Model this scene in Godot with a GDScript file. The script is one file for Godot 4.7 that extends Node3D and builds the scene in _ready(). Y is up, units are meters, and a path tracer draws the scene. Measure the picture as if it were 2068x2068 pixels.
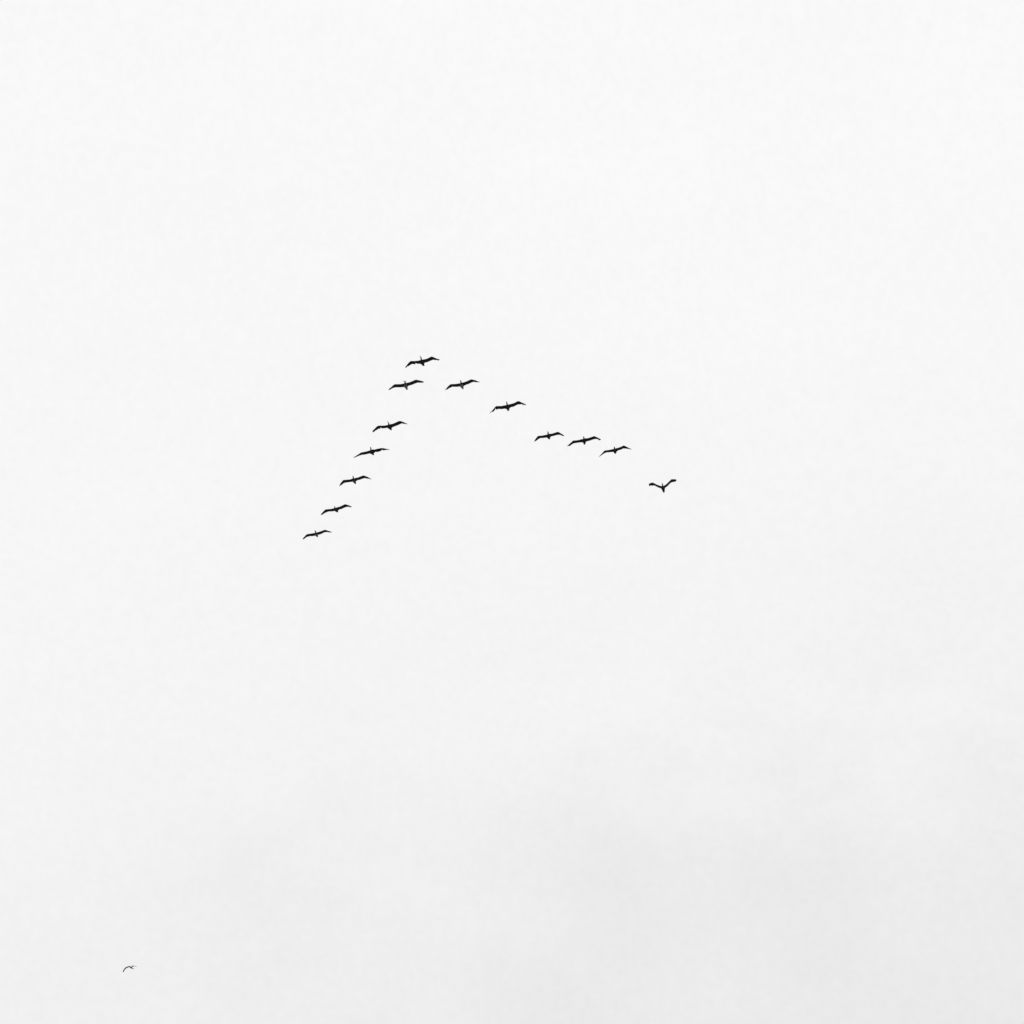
extends Node3D
# A flock of dark, long-winged birds gliding towards the camera under a bright, even overcast sky.

# each bird: where it flies (m), heading and bank (deg), then in cm in its own axes (x to its right, y up, z to its tail):
# right and left wing as stations of leading edge and trailing edge point, the neck-head-bill line, the two tail corners
const FLOCK := [
	{"at": Vector3(-5.11, 62.60, -116.02), "yaw": 170.5, "roll": -7,
	"right": [4.7,2.9,-10, 16.7,1.4,27.7, 15.6,1.5,-11.5, 26.7,0.2,23.4, 17.9,1.3,-11.8, 28.4,-0.1,21, 25.6,1.3,-12.8, 34.2,0.1,14.5, 31.3,1.4,-13.6, 37,0.2,6.6, 39.7,2.5,-14.7, 41.9,1.4,24.5, 50.9,4.1,-16.3, 52,3.1,20.9, 61.5,6.6,-15.7, 62.1,5.8,21.9, 71.6,0.7,-12.4, 72.1,0,19.2, 78.3,-3.1,-10.3, 78.7,-3.7,18.8, 82.2,-4.8,-6.8, 82.9,-5.4,19.6, 85.5,-5.9,-3.6, 85,-6.4,13.1, 93.4,-8.7,4.4, 92.9,-9.1,19.4, 96.2,-10,7.5, 95.8,-10.4,21.3, 100.4,-12.8,12, 99.8,-13.1,16.6],
	"left": [-4.7,3.9,-10, -12.8,2.4,28.3, -23,2.3,-12.4, -28.9,1,24.5, -27.2,1.9,-12.9, -32.7,0.7,22.2, -39.4,4.2,-14.5, -43.2,3.1,21.4, -44.1,5.1,-15.2, -47.2,4,21.2, -58.3,9.2,-16.7, -59.5,8.3,23.1, -64.5,9.1,-15, -64.9,8.3,25.2, -67.8,7.2,-13.9, -68.6,6.4,23.1, -76.8,1.8,-11.1, -77.8,1.2,21.7, -82.1,-0.6,-7.9, -84.2,-1.2,16.4, -84.2,-1,-5.6, -86.7,-1.6,15.3, -89.6,-2.1,0.2, -89.8,-2.5,23.2, -92.6,-2.7,3.5, -92.1,-3.1,26.5, -97,-1.9,7.7, -95.1,-2.2,20.3, -101.5,-1.8,12, -100.1,-2.1,16.4],
	"neck": [-0.9,-3,-20.7, -4.3,1,-40, -2.7,-4,-75.5], "tail": [4.7,-7,43.5, -7.4,-7,46.9]},
	{"at": Vector3(-6.21, 63.10, -119.89), "yaw": 170.5, "roll": -7,
	"right": [4.3,3.8,-10, 15.9,2.3,30.6, 21.9,2,-12.4, 30.4,0.7,24.5, 25.2,2.4,-12.8, 33.3,1.1,24.7, 58.6,6.8,-16.4, 62.1,6,22.4, 66.6,5.8,-14.3, 68.8,5,21.1, 72.1,2.8,-12.6, 73.6,2.1,16.1, 82.6,-2.2,-8, 83,-2.8,12, 87.5,-2.5,-3.8, 87.4,-3,13.5, 97.9,-3.2,4.8, 96.3,-3.6,20.6, 105.3,-6.5,12, 102.3,-6.8,13.7],
	"left": [-6.1,4.3,-10, -8,2.8,32.2, -16.4,3.6,-11.3, -17.3,2.2,24.4, -20.8,3.3,-11.8, -21.2,1.9,23.5, -35.5,5,-13.7, -33.8,3.8,25.3, -42.3,5.8,-14.6, -39.8,4.7,24.2, -56.8,8.8,-16.4, -52.3,7.8,24.2, -67.9,11.3,-15.2, -62,10.5,25.5, -75.4,8.8,-13.1, -70.2,8,18.4, -86.7,5,-10, -81.2,4.4,16.8, -93,4.7,-3.9, -87.5,4.2,19.5, -102.7,4.3,5.5, -97.3,3.9,22.9, -108.7,1.7,12, -105.3,1.4,18.4],
	"neck": [-2.4,-3,-22.4, -6.6,1,-36.7, 1.5,-4,-52.7], "tail": [6.7,-7,51.2, -3.8,-7,51]},
	{"at": Vector3(-2.91, 62.20, -118.10), "yaw": 170.5, "roll": -7,
	"right": [4.2,2.6,-10, 13.7,1.1,24.8, 16.2,2.3,-11.7, 24.5,0.9,24.4, 29.4,1.9,-13.5, 35.8,0.7,19.6, 44.2,3.4,-15.5, 48.9,2.4,17.8, 52.2,4.2,-16.6, 55.7,3.3,14.8, 58.3,5.5,-16.1, 61.4,4.7,21.3, 63.6,4.4,-14.6, 66.1,3.6,23, 70.2,1.2,-12.5, 72.1,0.5,17.5, 79.9,-3.7,-8.2, 81.2,-4.3,18, 82.7,-4.7,-5.2, 83.9,-5.3,19.1, 91.5,-7.9,4, 92.9,-8.3,14.5, 100.1,-10.4,12, 100.1,-10.7,15.3],
	"left": [-4.6,3.3,-10, -10.1,1.8,28.5, -18.6,4.2,-11.8, -22,2.8,23.6, -24.9,4.6,-12.6, -27.4,3.3,22.6, -41.6,7.1,-14.7, -41.5,6,22.9, -60.4,11.6,-16.7, -57.3,10.7,22.1, -63.4,11,-15.9, -60.2,10.2,19.6, -70.4,9.7,-14, -66.9,8.9,16.2, -75.4,7.9,-12.6, -72.1,7.2,12.1, -85.2,4.4,-9.4, -80.8,3.9,13.5, -95.8,1.2,2, -92.8,0.8,13.1, -106.6,0.8,12, -103,0.5,16.8],
	"neck": [-1.8,-3,-20.4, -4.4,1,-36.4, -3.3,-4,-61.1], "tail": [2.5,-7,46.6, -4.1,-7,47.8]},
	{"at": Vector3(-0.28, 62.90, -122.31), "yaw": 170.5, "roll": -7,
	"right": [5.6,4.4,-10, 13.6,2.9,35.8, 15.4,3.7,-11.2, 22.1,2.3,27.8, 31.1,2.4,-13.1, 37.3,1.2,26.2, 47.8,4.4,-15.1, 52.9,3.4,21, 56.2,5.7,-16.1, 61.4,4.7,22.6, 62.7,6.6,-16.9, 68.1,5.7,27.4, 65,5.6,-16.6, 70.5,4.7,26.6, 70.3,3.6,-15.2, 71.2,2.8,11.9, 72.9,1.5,-14.4, 71.4,0.7,1.4, 82,-5.9,-11.5, 77.8,-6.5,8.9, 93.9,-12.8,-3.4, 90.6,-13.3,11.7, 101.4,-14.2,2.7, 96.1,-14.6,3.9, 106.4,-15.1,6.7, 100.9,-15.5,8.2, 111.3,-19.3,12, 106,-19.6,5.3],
	"left": [-5.7,5.2,-10, -8.9,3.7,35.8, -22.5,4.7,-11.9, -24.7,3.3,24.6, -25.5,4.6,-12.3, -27.2,3.3,26.1, -29.9,5,-12.8, -30.9,3.7,29.5, -47.1,6.6,-14.8, -46.9,5.5,22.2, -63.6,11.5,-16.8, -62.3,10.6,22, -66.2,12.5,-16.7, -64.6,11.6,25, -76.9,11.5,-14.2, -74.6,10.8,27.4, -79.8,9.3,-13.3, -78.4,8.6,24.7, -85.9,4.7,-11.5, -86.7,4.1,13.1, -91.4,0.8,-9.6, -89.8,0.2,17.7, -95.9,-0.3,-5.6, -91.8,-0.9,25.2, -101.9,-1.8,-0.1, -97.4,-2.3,11, -105.6,-2.7,3.2, -100.5,-3.2,15.2, -112.3,-9.8,12, -109.8,-10.1,14.5],
	"neck": [-1.8,-3,-21.6, -5.5,1,-44.4, -3.3,-4,-72], "tail": [7,-7,47.3, -4.1,-7,44.1]},
	{"at": Vector3(-7.30, 62.10, -123.32), "yaw": 170.5, "roll": -7,
	"right": [3.4,2.8,-10, 15.3,1.3,27.3, 10.1,2.4,-10.8, 17.8,1,16.2, 14.2,2.1,-11.4, 21.3,0.8,22.2, 22.7,1.7,-12.4, 29.1,0.4,19.5, 42.1,4,-14.9, 48.1,3,20.2, 52.4,5.3,-16.2, 53.8,4.4,8.1, 60.9,6.8,-16.4, 60.4,6,25.9, 63.7,7.7,-15.7, 63.1,6.8,26.7, 72.9,4.6,-13.3, 71.1,3.9,18.1, 80.2,-0.1,-11, 78,-0.7,19.3, 88.2,-3.4,-6, 85.9,-4,15.6, 93.5,-4.8,-1.5, 91,-5.3,19.8, 98.6,-5.8,2.8, 95.8,-6.2,24.3, 103.2,-6.6,6.5, 100.3,-7,26, 105.6,-12.1,12, 104.8,-12.4,17.5],
	"left": [-3.8,5.2,-10, -9.1,3.7,36.1, -16.9,3.9,-11.5, -21.1,2.5,26.1, -22.4,3.4,-12.2, -26,2,23.5, -46,7.9,-15.1, -46.2,6.9,25.2, -48.7,8.5,-15.4, -48.5,7.5,25.5, -62.5,11.7,-16.7, -60.3,10.8,24.6, -65,12.8,-16.1, -62.5,12,25.7, -75.5,11.2,-13.4, -72.9,10.4,18.7, -79.8,8.8,-12.2, -78.1,8.1,12.4, -88.4,4.2,-9.1, -84.4,3.7,17, -93.7,2.9,-3.9, -91,2.3,11.5, -109.5,-2.7,12, -107.1,-3,16.2],
	"neck": [-1.2,-3,-21.2, -4.4,1,-33.7, -4.6,-4,-72], "tail": [1.4,-7,43.9, -7.3,-7,45.9]},
	{"at": Vector3(-8.64, 62.80, -128.25), "yaw": 170.5, "roll": -7,
	"right": [6.3,1.5,-10, 18.7,0,27.9, 31.5,-2.9,-13.2, 41,-4.1,22.3, 53.9,-4.4,-16, 60.9,-5.4,18.7, 60.2,-5.4,-16.8, 65.6,-6.3,13.1, 67.6,-5.4,-15.5, 72.4,-6.3,17.6, 75,-8.6,-13.5, 78.3,-9.3,10.4, 79,-10.4,-12.4, 82,-11.1,9.9, 87,-12.6,-10.3, 89.1,-13.2,11.1, 95.6,-12.8,-4.5, 96.4,-13.4,10.5, 105.5,-13.6,3, 105.3,-14,15.4, 118.5,-12.4,12, 115.9,-12.7,19.6],
	"left": [-3.5,4.3,-10, -18.5,2.8,26.2, -17.6,1.3,-11.7, -29.5,-0.1,28.1, -21.1,0.5,-12.1, -32.7,-0.8,26.1, -39.1,1.4,-14.3, -47.7,0.3,25.1, -42.9,1.1,-14.8, -50.9,0,24, -53.6,0.3,-16, -60.1,-0.6,14.8, -61,-0.2,-16.9, -66.3,-1.1,6.5, -68.3,0.6,-15.2, -69.7,-0.2,17.3, -72.3,-0.3,-14.2, -71.9,-1.1,20.6, -79.2,-1.9,-12.4, -78.8,-2.6,15.6, -84.1,-3.4,-11.1, -84,-4.1,11.1, -94.5,-4.9,-3.9, -94.1,-5.4,11.3, -97.1,-5.1,-1.5, -96.7,-5.6,11.7, -111.1,-7.1,12, -110.1,-7.4,16.4],
	"neck": [0.1,-3,-20, -5.4,1,-42.6, -4.9,-4,-68.1], "tail": [2.6,-7,44.2, -6.8,-7,44.8]},
	{"at": Vector3(-10.06, 63.20, -133.31), "yaw": 170.5, "roll": -7,
	"right": [4.7,4.2,-10, 14.5,2.7,31.6, 22.6,0.1,-12.4, 28.7,-1.2,21.8, 31.8,1,-13.6, 36.9,-0.2,22.8, 42.9,2.1,-15.1, 46.9,1,24, 59.5,3,-16.4, 61.3,2.1,24.3, 65.4,4.2,-15, 66.6,3.4,28.7, 72.6,-1.3,-12.6, 73,-2,21.1, 82.2,-7.9,-8.1, 81.2,-8.5,21.2, 89.7,-10.7,-0.9, 88,-11.2,20.4, 91.5,-12.3,1.4, 90.1,-12.7,18.9, 99.7,-20.1,12, 97.5,-20.4,15.3],
	"left": [-5.9,4.5,-10, -5.3,3,37.4, -23.2,3.8,-12, -21,2.5,21.7, -29.1,3.6,-12.7, -26,2.3,22, -36.8,4.9,-13.6, -32.3,3.7,25.8, -48,6.9,-14.9, -41.9,5.8,25.8, -61.9,8.8,-16.6, -54.1,7.9,24.6, -66.7,9.7,-16.7, -58.1,8.8,25.9, -76.4,6.4,-14.2, -68.7,5.7,18.3, -89.8,-1.6,-10.4, -82.4,-2.2,15.2, -96,-4.1,-5.4, -89.7,-4.6,14.1, -100.5,-7.1,-0.1, -96.4,-7.5,11.5, -112.3,-12.5,12, -108.5,-12.8,15.5],
	"neck": [-2.1,-3,-22.4, -6.3,1,-42, -4.5,-4,-62.3], "tail": [3.8,-7,49.9, -2.7,-7,51]},
	{"at": Vector3(-11.36, 62.30, -135.86), "yaw": 170.5, "roll": -7,
	"right": [5.4,2.9,-10, 12,1.4,29.4, 23.5,0.4,-12.5, 28.1,-0.9,25.3, 26.4,-0,-12.9, 30.5,-1.3,23.6, 47.8,1.1,-15.7, 49.5,0.1,19.2, 55.9,1.6,-16.8, 57.5,0.6,21.9, 59.8,1.9,-16.3, 61.2,1,23.4, 65.4,2.7,-14.9, 66.6,1.8,27.7, 73.1,-1.9,-12.5, 73.7,-2.6,22.8, 82.3,-7.3,-8.6, 82.2,-7.9,18.3, 94.2,-10.7,2.1, 93.3,-11.1,24.8, 97.8,-11.7,5.4, 96.5,-12.1,23.1, 105.7,-13.9,12, 102.1,-14.2,16],
	"left": [-2.3,3.8,-10, -10.8,2.3,30.5, -15.4,4.2,-11.6, -21.7,2.8,23.4, -29.1,4.5,-13.2, -32.5,3.3,24.3, -43.7,8.2,-15.1, -43.9,7.2,25.4, -54.8,10.7,-16.5, -52.7,9.8,24.9, -67.2,15.3,-14.7, -62.2,14.5,30.8, -72.6,12.9,-13.2, -68.3,12.2,24.4, -81,9.3,-10.9, -76.8,8.7,20.3, -88.4,7.3,-5.8, -84.3,6.8,19.3, -93.6,6.5,-0.7, -88.4,6,23.5, -96.4,4,3.3, -92.3,3.6,23.2, -98.5,2.3,6.2, -96,1.9,19.9, -104.9,3.7,12, -102.2,3.4,20.2],
	"neck": [1.4,-3,-19.3, -1.1,1,-31.4, -4.1,-4,-52.2], "tail": [1.6,-7,40.1, -9.5,-7,35.8]},
	{"at": Vector3(-13.07, 63.00, -141.47), "yaw": 170.5, "roll": -7,
	"right": [4.7,3.1,-10, 12.8,1.6,31.4, 24.7,0.7,-12.8, 30.5,-0.5,28.3, 45.2,1,-15.7, 47.8,-0,21.6, 52.4,1,-16.7, 54.4,0.1,22.5, 61.5,0.8,-15.2, 62.4,-0,22.9, 64.1,0.9,-14.5, 64.8,0.1,23.8, 70.9,-3.9,-12.1, 70.8,-4.6,16.5, 77.1,-8.2,-9.9, 76.5,-8.8,14, 81.6,-9.2,-5.9, 80.6,-9.8,15.8, 91.8,-11.5,3.3, 89.7,-12,22, 93.9,-13.1,5.9, 92,-13.5,21.8, 98.6,-17.7,12, 95.9,-18,13.8],
	"left": [-4.8,3,-10, -6.8,1.5,26.1, -19.5,3.7,-11.9, -19.2,2.4,27.9, -24.5,4,-12.5, -23.6,2.7,26.5, -40.7,6.3,-14.6, -37.6,5.2,24.9, -46.2,7,-15.3, -42.4,6,22.5, -55.4,8.2,-16.5, -50.6,7.2,17.9, -63.9,10.2,-15.6, -57.3,9.4,23.6, -72.5,7.1,-13.1, -66.8,6.4,18.5, -76.7,5.1,-11.9, -71.7,4.4,15, -86.2,1.4,-6.4, -81.2,0.8,16.4, -93.7,-0.2,1.8, -89.3,-0.7,19.1, -103.7,-1,12, -100,-1.3,20.7],
	"neck": [-1.5,-3,-21.1, -4.5,1,-38, -3,-4,-65.7], "tail": [7,-7,40.5, -2.9,-7,39.1]},
	{"at": Vector3(2.18, 62.40, -125.22), "yaw": 170.5, "roll": -7,
	"right": [5.9,1.7,-10, 14.3,0.2,24.9, 21.3,-0.1,-12.3, 27.1,-1.4,20.7, 27.4,-0.3,-13.2, 32.2,-1.5,20.1, 40.8,-0.7,-15.2, 43.2,-1.7,16, 50.3,0.1,-16.6, 51.2,-0.8,15.2, 58.8,2.1,-15.3, 58.8,1.3,24.4, 66,-2,-12.8, 65.3,-2.7,21.5, 68.6,-3.6,-11.9, 67.5,-4.2,21.4, 75.9,-8.5,-6.9, 74.5,-9,20.8, 84,-11.5,2.5, 82.6,-12,20.3, 89.8,-17.6,12, 89.1,-17.9,16],
	"left": [-5.7,4.1,-10, -12.3,2.6,29.5, -13.6,2.4,-11.1, -18.8,1,22.6, -22.6,0.6,-12.3, -26.1,-0.7,19.8, -26.1,0.9,-12.8, -28.9,-0.3,20.8, -38.7,2.1,-14.6, -38.8,1,20.9, -49.8,3.1,-16.1, -47.6,2.1,20.8, -56.3,3.6,-17, -52.6,2.7,22.2, -65.5,3.8,-14.4, -60.1,3,23, -74.7,-3.6,-11, -70.4,-4.2,14.2, -85.6,-9.3,0.1, -80.4,-9.8,18.4, -94.9,-14.6,12, -89.4,-14.9,19.8],
	"neck": [-2.3,-3,-21, -5.5,1,-38.7, -2.3,-4,-63.1], "tail": [3.5,-7,41, -5.4,-7,38.3]},
	{"at": Vector3(4.40, 63.10, -127.30), "yaw": 170.5, "roll": -7,
	"right": [4.9,3.2,-10, 15.2,1.7,31.4, 24.8,0.4,-12.6, 32.9,-0.8,22.1, 27.8,0,-13, 35.6,-1.2,21, 47.6,-0.3,-15.5, 53.7,-1.4,18.6, 54.2,0.3,-16.4, 59.9,-0.7,19.3, 64.5,2.3,-15.6, 69.6,1.5,25.6, 74.3,-3,-12.6, 79.1,-3.7,23.8, 92.3,-9.8,-1.6, 96.3,-10.3,28.6, 97.8,-10.7,3.3, 99.1,-11.1,17.4, 108,-13,12, 108.1,-13.3,17.4],
	"left": [-6.2,4.9,-10, -10.6,3.4,34.3, -17.8,2.3,-11.5, -21.1,1,28.8, -22.5,1.3,-12.1, -25.3,-0,26.3, -34.6,1.8,-13.7, -35.8,0.6,26.1, -43.1,2.2,-14.8, -43.2,1.1,23.6, -53.6,3.5,-16.2, -52.4,2.5,22.2, -65.2,6,-15.6, -62.4,5.2,26.1, -69.8,4.9,-14.3, -66.8,4.2,23.4, -84.4,-3.5,-8.9, -82.7,-4.1,14.8, -88.1,-4.7,-5.1, -85.3,-5.2,19.3, -95,-7.6,2.6, -90.6,-8,27.1, -97.7,-8.7,5.6, -93.9,-9.1,25.1, -103.6,-11.6,12, -101.5,-11.9,16.5],
	"neck": [-2.5,-3,-22.7, -4.3,1,-36.6, -5.6,-4,-61.1], "tail": [8,-7,48.7, -1.1,-7,50.8]},
	{"at": Vector3(6.23, 62.00, -126.41), "yaw": 170.5, "roll": -7,
	"right": [5.7,2.3,-10, 12,0.8,26.5, 22.7,0.7,-12.3, 27,-0.6,19.7, 28.9,0.5,-13.1, 32.5,-0.8,17.9, 45.1,-0.1,-15.3, 47,-1.2,13.2, 52,0.4,-16.3, 53.2,-0.5,12.9, 59.1,1.3,-16.6, 59.7,0.4,18.3, 67.5,-3.2,-13.9, 68.1,-4,14.1, 77.6,-10.5,-10.4, 78.5,-11.1,9.8, 88.5,-14.7,-0.1, 89.5,-15.2,13, 101.1,-18.3,12, 100.5,-18.6,17.7],
	"left": [-6.7,4.5,-10, -8.8,3,33.4, -20.2,3.2,-11.8, -20.3,1.9,19.6, -37.9,5.6,-14.2, -36.1,4.4,21.7, -41,6.4,-14.6, -38.9,5.3,22.9, -53.6,9.6,-16.3, -49.8,8.6,19.7, -57.4,10.5,-16.9, -53.1,9.6,23.2, -62.7,9.2,-15.8, -58.1,8.3,22.7, -71.3,3.4,-12.9, -68,2.7,15.1, -79,-1.8,-10.4, -76,-2.4,12.8, -86.3,-4.6,-3.3, -84.5,-5.2,10.6, -88.7,-5.4,-0.8, -86.8,-5.9,12.2, -100.7,-9.7,12, -98.7,-10,16.5],
	"neck": [-0.7,-3,-21.4, -2.7,1,-35.2, -3.5,-4,-53.4], "tail": [6.3,-7,39.8, -1.8,-7,38.2]},
	{"at": Vector3(9.58, 62.70, -133.31), "yaw": 170.5, "roll": -7,
	"right": [5.1,0.2,-10, 16.2,6.2,31.6, 16.1,4.8,-11.9, 26.3,9.4,23.5, 23.3,8.9,-13.2, 33.4,12.5,19.9, 32.2,14.1,-14.8, 41.4,16.4,12.7, 39.7,19.9,-16.3, 48.7,21.1,8.8, 48,27.7,-15.2, 58.9,27.6,13.8, 56.7,36.3,-11.9, 70.1,35.6,32.7, 64.4,39.2,-8.5, 74.7,38.6,24.8, 66.5,40.3,-6.6, 76.4,39.7,30.4, 72,41.8,-1.4, 80.8,41.3,42.3, 77,43.1,3.4, 85.7,42.7,48.6, 85.9,43.7,12, 86.9,43.4,26.4],
	"left": [-3.9,0.8,-10, -16.7,6.8,31.3, -16.3,3.3,-11.8, -26.4,7.9,22.9, -18.6,4.6,-12.2, -28.4,8.9,23, -32.9,13.3,-14.6, -39.8,15.8,19, -35.6,15.2,-15.1, -41.9,17.3,18.6, -48.5,24.5,-16.4, -52.2,24.9,16.5, -53.2,29,-14.7, -56.6,28.7,21.9, -61.4,36.1,-11.9, -64.1,35.4,31.9, -68,36.9,-9.6, -69.8,36.3,36.2, -74.2,37.7,-3.7, -75.1,37.2,36.1, -80.6,39.4,2.3, -80.4,39,37.9, -90.9,41.3,12, -89,41,44.4],
	"neck": [1.3,-3,-15.1, -1.6,1,-37.1, -1.6,-4,-71], "tail": [7.9,-7,68.1, -3.6,-7,71.4]},
	{"at": Vector3(-36.39, 51.60, -219.30), "yaw": 156, "roll": 0,
	"right": [-1.6,0.1,-10, 16.7,-1.4,20.8, 4.7,10.3,-11.4, 29.8,8.9,27.9, 20.3,11.4,-13.2, 38.5,10.2,19, 36.9,7,-15.3, 54.7,5.9,20, 41.7,5.3,-16, 58.8,4.3,19.1, 54.2,1.8,-16, 70.5,0.9,20.4, 71.9,-10,-11.1, 83.2,-10.6,19.5, 89.6,-22.4,1.7, 96.3,-22.8,27.4, 93,-25.2,4.9, 98.7,-25.6,28.5, 100.6,-31.4,12, 100.3,-31.7,19.6],
	"left": [-8,1.1,-10, -2,-0.4,9.6, -13.7,8.6,-12.1, -4.1,7.3,13.6, -24,11.4,-14, -11.2,10.2,15.4, -30.2,10.1,-15.1, -21.5,9,6.4, -45.3,7.4,-15.4, -40.8,6.5,-3.4, -47.6,7.1,-14.2, -42.4,6.3,-1.8, -57,5.3,-5.9, -51.9,4.8,3.7, -59.7,3.5,12, -54.9,3.2,18.7],
	"neck": [0,-2,-15, 0,2,-30, 0,-5,-62], "tail": [5,-5,50, -5,-5,50]},
]
const LABELS := [
	"dark long-winged bird leading the V, topmost bird of the whole flock",
	"dark bird with pale grey belly just below and left of the lead bird",
	"dark bird with pale grey belly right of the lead bird, on the right arm",
	"dark bird with ragged split wing tips, second behind the leader on right arm of V",
	"dark bird with gaps in one wing's rear edge, third from top on left arm",
	"dark bird with flat, nearly straight wings, fourth from top on left arm of V",
	"dark bird with narrow pointed tail, third from the lower end of left arm",
	"dark bird with short neck stub, second from the lower end of left arm",
	"small dark bird with grey belly at the lower end of the left arm",
	"dark bird leading the close group of three on right arm of V",
	"dark bird in the middle of the close group of three on right arm",
	"dark bird last and lowest in the close group of three on right arm",
	"dark bird with both wings raised in a V, trailing alone at right end",
	"tiny distant bird far below the flock, alone near the lower left corner",
]
const PALE := {1: 0.31, 2: 0.31, 6: 0.13, 8: 0.29}   # birds with light belly feathers

var plumage: StandardMaterial3D
var horn: StandardMaterial3D
var mottle := FastNoiseLite.new()


func _ready() -> void:
	make_camera()
	make_sky()
	make_sun()
	make_ground()
	make_materials()
	for i in FLOCK.size():
		make_bird(i)


func make_camera() -> void:
	var cam := Camera3D.new()
	cam.name = "camera"
	cam.position = Vector3(0, 1.6, 0)
	cam.rotation_degrees = Vector3(24, 0, 0)
	cam.fov = 25.0
	cam.near = 0.1
	cam.far = 12000.0
	add_child(cam)
	cam.current = true


# ---------------------------------------------------------------- sky: one closed layer of stratus, thinner overhead, greyer banks low down
func soft(x: float, centre: float, width: float) -> float:
	var d := (x - centre) / width
	return exp(-d * d)


func step_soft(x: float, width: float) -> float:
	return 1.0 / (1.0 + exp(-x / width))


func make_sky() -> void:
	var banks := FastNoiseLite.new()
	banks.seed = 11
	banks.noise_type = FastNoiseLite.TYPE_SIMPLEX_SMOOTH
	banks.frequency = 1.0
	banks.fractal_type = FastNoiseLite.FRACTAL_FBM
	banks.fractal_octaves = 4
	var fine := FastNoiseLite.new()
	fine.seed = 5
	fine.noise_type = FastNoiseLite.TYPE_SIMPLEX_SMOOTH
	fine.frequency = 1.0
	fine.fractal_type = FastNoiseLite.FRACTAL_FBM
	fine.fractal_octaves = 3
	var rng := RandomNumberGenerator.new()
	rng.seed = 77
	var w := 4096
	var h := 2048
	var data := PackedFloat32Array()
	data.resize(w * h * 3)
	data.fill(0.785)
	for j in h / 2 + 8:
		var el := 90.0 - (j + 0.5) / h * 180.0
		var e := maxf(el, 0.0)
		var ce := cos(deg_to_rad(e))
		var se := sin(deg_to_rad(e))
		var base := 0.785 + 0.166 * (1.0 - exp(-e / 14.0)) + 0.0006 * maxf(e - 25.0, 0.0)
		var low := exp(-e / 40.0)
		for i in w:
			var az := wrapf((i + 0.5) / w * 360.0, -180.0, 180.0)   # the left edge of a panorama looks along -z
			var a := deg_to_rad(az)
			var x := sin(a) * ce
			var z := -cos(a) * ce
			# broad banks all round the horizon, weaker overhead
			var broad := banks.get_noise_3d(x * 2.6, se * 6.0, z * 2.6)
			var c := base + 0.030 * broad * low
			if absf(az) < 90.0 and e < 50.0:
				# the banks in view: a grey one low on the right with a ragged top, a wisp above it, a thin patch low on the left
				var ragged := banks.get_noise_3d(x * 14.0, se * 30.0, z * 14.0 + 7.0)
				var edge := banks.get_noise_3d(x * 9.0 + 4.0, se * 9.0, z * 9.0)
				var sides := step_soft(az + 3.0 + 5.0 * edge, 2.4) * step_soft(55.0 - az, 9.0)
				c -= 0.066 * step_soft(17.2 + 1.8 * ragged + 1.0 * edge - e, 1.0) * sides * (0.95 + 0.4 * edge)
				c -= 0.020 * step_soft(23.3 + 2.2 * edge - e, 0.8) * step_soft(e - 19.2 + 2.0 * ragged, 0.7) * step_soft(az - 6.0 + 6.0 * edge, 1.8) * step_soft(55.0 - az, 9.0)
				c -= 0.014 * soft(az, -7.0 + 4.0 * ragged, 4.0) * soft(e, 14.6 + 2.0 * edge, 1.5)
				c += 0.008 * soft(az, 1.5 + 8.0 * edge, 3.0) * soft(e, 32.3 + 3.0 * ragged, 1.3)
			# small mottling and grain of the cloud base
			c += 0.006 * fine.get_noise_3d(x * 90.0, se * 110.0, z * 90.0) + 0.034 * (rng.randf() - 0.5)
			var k := (j * w + i) * 3
			data[k] = c
			data[k + 1] = c
			data[k + 2] = c
	var img := Image.create_from_data(w, h, false, Image.FORMAT_RGBF, data.to_byte_array())
	var m := PanoramaSkyMaterial.new()
	m.panorama = ImageTexture.create_from_image(img)
	m.energy_multiplier = 1.0
	var sky := Sky.new()
	sky.sky_material = m
	var env := Environment.new()
	env.background_mode = Environment.BG_SKY
	env.sky = sky
	env.background_energy_multiplier = 1.0
	env.tonemap_mode = Environment.TONE_MAPPER_LINEAR
	env.tonemap_exposure = 1.0
	env.sdfgi_enabled = true
	env.ssao_enabled = true
	env.ssil_enabled = true
	var we := WorldEnvironment.new()
	we.name = "world_environment"
	we.environment = env
	add_child(we)


func make_sun() -> void:
	# the sun behind the cloud layer, high beyond the flock to the right: only a very soft extra light from above
	var sun := DirectionalLight3D.new()
	sun.name = "sun"
	sun.light_energy = 0.25
	sun.light_color = Color(1.0, 0.995, 0.985)
	sun.light_angular_distance = 14.0
	sun.shadow_enabled = true
	add_child(sun)
	sun.look_at_from_position(Vector3.ZERO, -Vector3(0.5, 1.25, -0.7), Vector3.UP)


func make_ground() -> void:
	var n := FastNoiseLite.new()
	n.seed = 3
	n.frequency = 0.02
	n.fractal_octaves = 5
	var ramp := Gradient.new()
	ramp.set_color(0, Color(0.30, 0.30, 0.30))
	ramp.set_color(1, Color(0.44, 0.44, 0.44))
	var t := NoiseTexture2D.new()
	t.noise = n
	t.seamless = true
	t.color_ramp = ramp
	t.width = 512
	t.height = 512
	var m := StandardMaterial3D.new()
	m.albedo_texture = t
	m.roughness = 1.0
	m.metallic_specular = 0.1
	m.uv1_triplanar = true
	m.uv1_world_triplanar = true
	m.uv1_scale = Vector3.ONE * 0.07
	var p := PlaneMesh.new()
	p.size = Vector2(9000, 9000)
	p.material = m
	var g := MeshInstance3D.new()
	g.name = "ground"
	g.mesh = p
	g.set_meta("kind", "structure")
	add_child(g)


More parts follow.
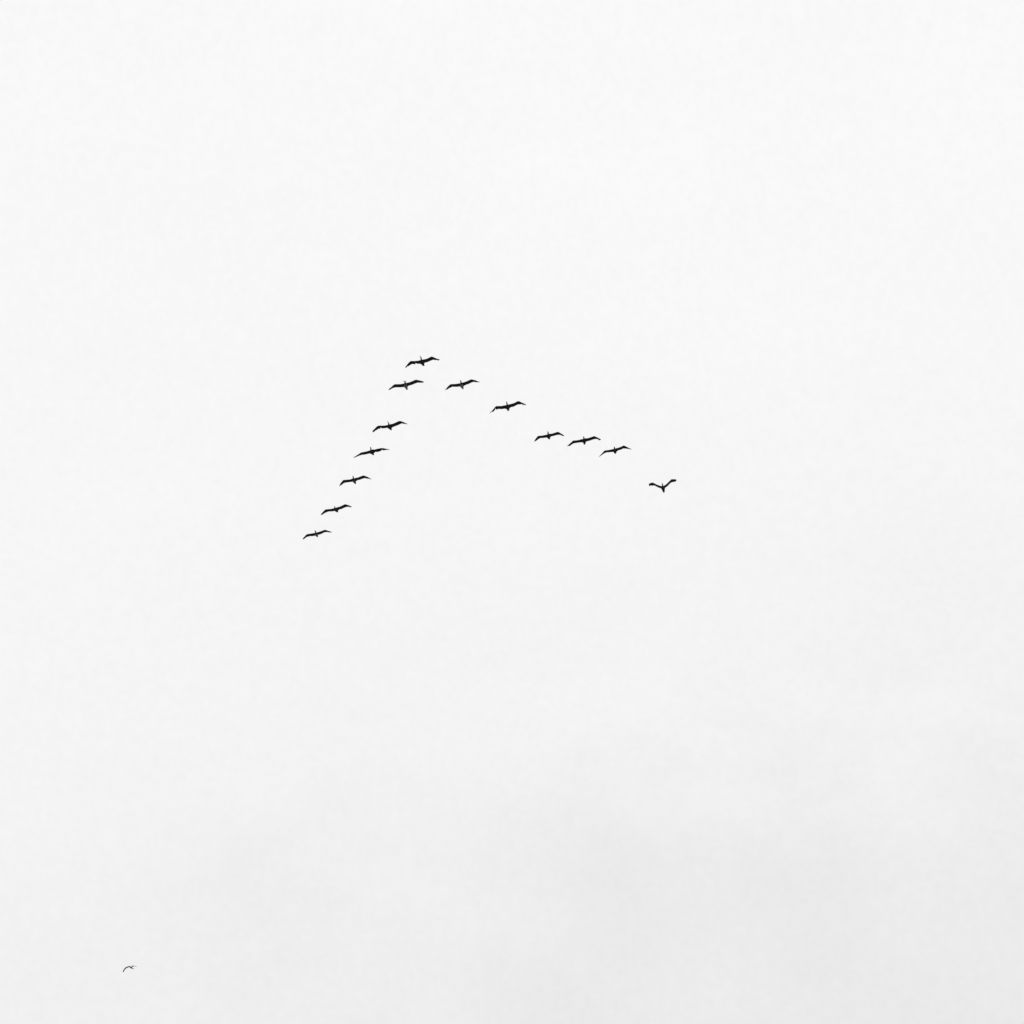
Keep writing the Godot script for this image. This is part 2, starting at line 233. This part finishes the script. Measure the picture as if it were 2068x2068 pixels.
func make_materials() -> void:
	mottle.seed = 21
	mottle.frequency = 14.0
	mottle.fractal_octaves = 3
	plumage = StandardMaterial3D.new()
	plumage.vertex_color_use_as_albedo = true
	plumage.roughness = 0.85
	plumage.metallic_specular = 0.25
	horn = StandardMaterial3D.new()
	horn.albedo_color = Color(0.26, 0.26, 0.26)
	horn.roughness = 0.5


# ---------------------------------------------------------------- birds
func feather_tone(p: Vector3, base: float) -> Color:
	var t := base * (1.0 + 0.35 * mottle.get_noise_3dv(p))
	return Color(t, t, t)


func points(flat: Array) -> PackedVector3Array:
	var out := PackedVector3Array()
	for i in range(0, flat.size(), 3):
		out.append(Vector3(flat[i], flat[i + 1], flat[i + 2]) * 0.01)
	return out


# joins closed rings of equal length into a skin with capped ends
func loft(st: SurfaceTool, rings: Array, tones: Array) -> void:
	var n: int = rings[0].size()
	for i in rings.size() - 1:
		for k in n:
			var k2 := (k + 1) % n
			var q := [rings[i][k], rings[i][k2], rings[i + 1][k2], rings[i + 1][k]]
			var c := [tones[i][k], tones[i][k2], tones[i + 1][k2], tones[i + 1][k]]
			for t in [0, 1, 2, 0, 2, 3]:
				st.set_color(c[t])
				st.add_vertex(q[t])
	for e in [0, rings.size() - 1]:
		var mid := Vector3.ZERO
		for p: Vector3 in rings[e]:
			mid += p / n
		for k in n:
			var k2 := (k + 1) % n
			var tri := [mid, rings[e][k2], rings[e][k]] if e == 0 else [mid, rings[e][k], rings[e][k2]]
			for p: Vector3 in tri:
				st.set_color(tones[e][k])
				st.add_vertex(p)


# one wing: an arched section at every station from shoulder to tip
func wing(st: SurfaceTool, flat: Array, dark: float) -> void:
	var p := points(flat)
	var n := p.size() / 2
	var rings := []
	var tones := []
	for i in n:
		var lead := p[2 * i]
		var trail := p[2 * i + 1]
		var s := float(i) / (n - 1)
		var chord := trail - lead
		var len := chord.length()
		var thick := lerpf(0.045, 0.007, minf(1.0, s * 1.25))
		thick = minf(thick, maxf(len * 0.16, 0.004))
		var up := Vector3.UP
		var ring := []
		var tone := []
		for a: Array in [[0.0, 0.0], [0.12, 0.75], [0.35, 1.0], [0.7, 0.62], [1.0, 0.12], [0.7, 0.16], [0.35, -0.1], [0.12, -0.4]]:
			var q: Vector3 = lead + chord * a[0] + up * thick * a[1]
			ring.append(q)
			tone.append(feather_tone(q, dark))
		rings.append(ring)
		tones.append(tone)
	if p[0].x < 0.0:
		for r: Array in rings:
			r.reverse()
		for r: Array in tones:
			r.reverse()
	# carry the root section into the trunk so that wing and body are one skin
	var root := []
	for q: Vector3 in rings[0]:
		root.append(Vector3(q.x * 0.15, q.y - 0.02, p[0].z + (q.z - p[0].z) * 1.5))
	rings.push_front(root)
	tones.push_front(tones[0])
	loft(st, rings, tones)


func ring_at(c: Vector3, ax: Vector3, rx: float, ry: float, n: int) -> Array:
	var side := Vector3.UP.cross(ax).normalized()
	var up := ax.cross(side).normalized()
	var out := []
	for k in n:
		var a := TAU * k / n
		out.append(c + side * cos(a) * rx + up * sin(a) * ry)
	return out


func finish(st: SurfaceTool, called: String, m: Material, parent: Node3D) -> MeshInstance3D:
	st.index()
	st.generate_normals()
	var o := MeshInstance3D.new()
	o.name = called
	o.mesh = st.commit()
	o.material_override = m
	parent.add_child(o, true)
	return o


func make_bird(i: int) -> void:
	var d: Dictionary = FLOCK[i]
	var bird := Node3D.new()
	bird.name = "bird" if i == 0 else "bird_%03d" % i
	bird.position = d.at
	bird.basis = Basis(Vector3.UP, deg_to_rad(d.yaw)) * Basis(Vector3.BACK, deg_to_rad(d.roll))
	add_child(bird)
	bird.set_meta("label", LABELS[i])
	bird.set_meta("category", "bird")
	if i < 13:
		bird.set_meta("group", "birds flying in a V formation")
	var dark := 0.042
	var girth := 1.0
	if i == 13:
		girth = 0.62   # the far bird is slim
	elif i == 12:
		girth = 1.2   # the one with raised wings is stout
	var neck := points(d.neck)
	var tail := points(d.tail)
	var tail_mid := (tail[0] + tail[1]) * 0.5

	# body: both wings, trunk, neck and head in one mesh
	var st := SurfaceTool.new()
	st.begin(Mesh.PRIMITIVE_TRIANGLES)
	st.set_smooth_group(1)
	wing(st, d.right, dark)
	wing(st, d.left, dark)
	# centre line from tail root through the trunk to the head: [centre, half width, half height]
	var bill_root := neck[1].lerp(neck[2], 0.16)
	var line := [
		[tail_mid.lerp(Vector3(0, -0.06 * girth, 0.1), 0.22), 0.052 * girth, 0.020 * girth],
		[tail_mid.lerp(Vector3(0, -0.06 * girth, 0.1), 0.5), 0.067 * girth, 0.048 * girth],
		[Vector3(tail_mid.x * 0.2, -0.062 * girth, 0.14), 0.096 * girth, 0.074 * girth],
		[Vector3(0.0, -0.066 * girth, 0.02), 0.103 * girth, 0.082 * girth],
		[Vector3(neck[0].x * 0.4, -0.060 * girth, -0.09), 0.092 * girth, 0.070 * girth],
		[neck[0] + Vector3(0, -0.01, 0.03), 0.054, 0.048],
		[neck[0].lerp(neck[1], 0.35), 0.039, 0.037],
		[neck[0].lerp(neck[1], 0.75), 0.035, 0.035],
		[neck[1], 0.036, 0.038],
		[neck[1].lerp(neck[2], 0.09), 0.028, 0.030],
		[bill_root, 0.019, 0.021],
	]
	var rings := []
	var tones := []
	var pale: float = PALE.get(i, 0.0)
	for k in line.size():
		var ax: Vector3 = line[maxi(k - 1, 0)][0] - line[mini(k + 1, line.size() - 1)][0]
		var r := ring_at(line[k][0], ax.normalized(), line[k][1], line[k][2], 14)
		var t := []
		for q: Vector3 in r:
			var base := dark
			# light belly feathers from vent to breast, up the flanks to a ragged edge
			if pale > 0.0 and k >= 1 and k <= 4 and q.y < line[k][0].y - 0.012 + 0.02 * mottle.get_noise_3dv(q * 0.7):
				base = pale
			t.append(feather_tone(q, base))
		rings.append(r)
		tones.append(t)
	loft(st, rings, tones)
	finish(st, "body", plumage, bird)

	# bill
	st = SurfaceTool.new()
	st.begin(Mesh.PRIMITIVE_TRIANGLES)
	st.set_smooth_group(1)
	rings = []
	tones = []
	var dir := (neck[1] - neck[2]).normalized()
	for b: Array in [[0.10, 0.023, 0.025], [0.4, 0.022, 0.024], [0.75, 0.016, 0.017], [0.95, 0.011, 0.011], [1.0, 0.004, 0.005]]:
		var c: Vector3 = neck[1].lerp(neck[2], b[0])
		if b[0] > 0.98:
			c.y -= 0.012   # the small hook
		rings.append(ring_at(c, dir, b[1], b[2], 8))
		var white := []
		white.resize(8)
		white.fill(Color.WHITE)
		tones.append(white)
	loft(st, rings, tones)
	finish(st, "bill", horn, bird)

	# tail: a short fan of overlapping blades
	st = SurfaceTool.new()
	st.begin(Mesh.PRIMITIVE_TRIANGLES)
	st.set_smooth_group(4294967295)
	var root := tail_mid.lerp(Vector3(0, -0.06 * girth, 0.1), 0.45)
	for k in 5:
		var f := k / 4.0
		var end := tail[0].lerp(tail[1], lerpf(0.03, 0.97, f))
		end += (end - root).normalized() * 0.015 * (1.0 - absf(f - 0.5) * 2.0)
		var along := (end - root).normalized()
		var side := along.cross(Vector3.UP).normalized()
		var lift := Vector3.UP * (0.002 * (2 - absi(k - 2)) + 0.001)
		var wide := maxf(tail[0].distance_to(tail[1]) * 0.2, 0.016)
		rings = []
		tones = []
		for b: Array in [[0.0, 0.7], [0.6, 1.0], [0.92, 0.85], [1.0, 0.35]]:
			var c: Vector3 = root.lerp(end, b[0]) + lift
			var x: Vector3 = side * wide * b[1]
			var y := Vector3.UP * 0.003
			rings.append([c - x, c - y, c + x, c + y])
			var tone := feather_tone(c, dark if pale == 0.0 else lerpf(dark, pale, 0.3))
			tones.append([tone, tone, tone, tone])
		loft(st, rings, tones)
	finish(st, "tail", plumage, bird)
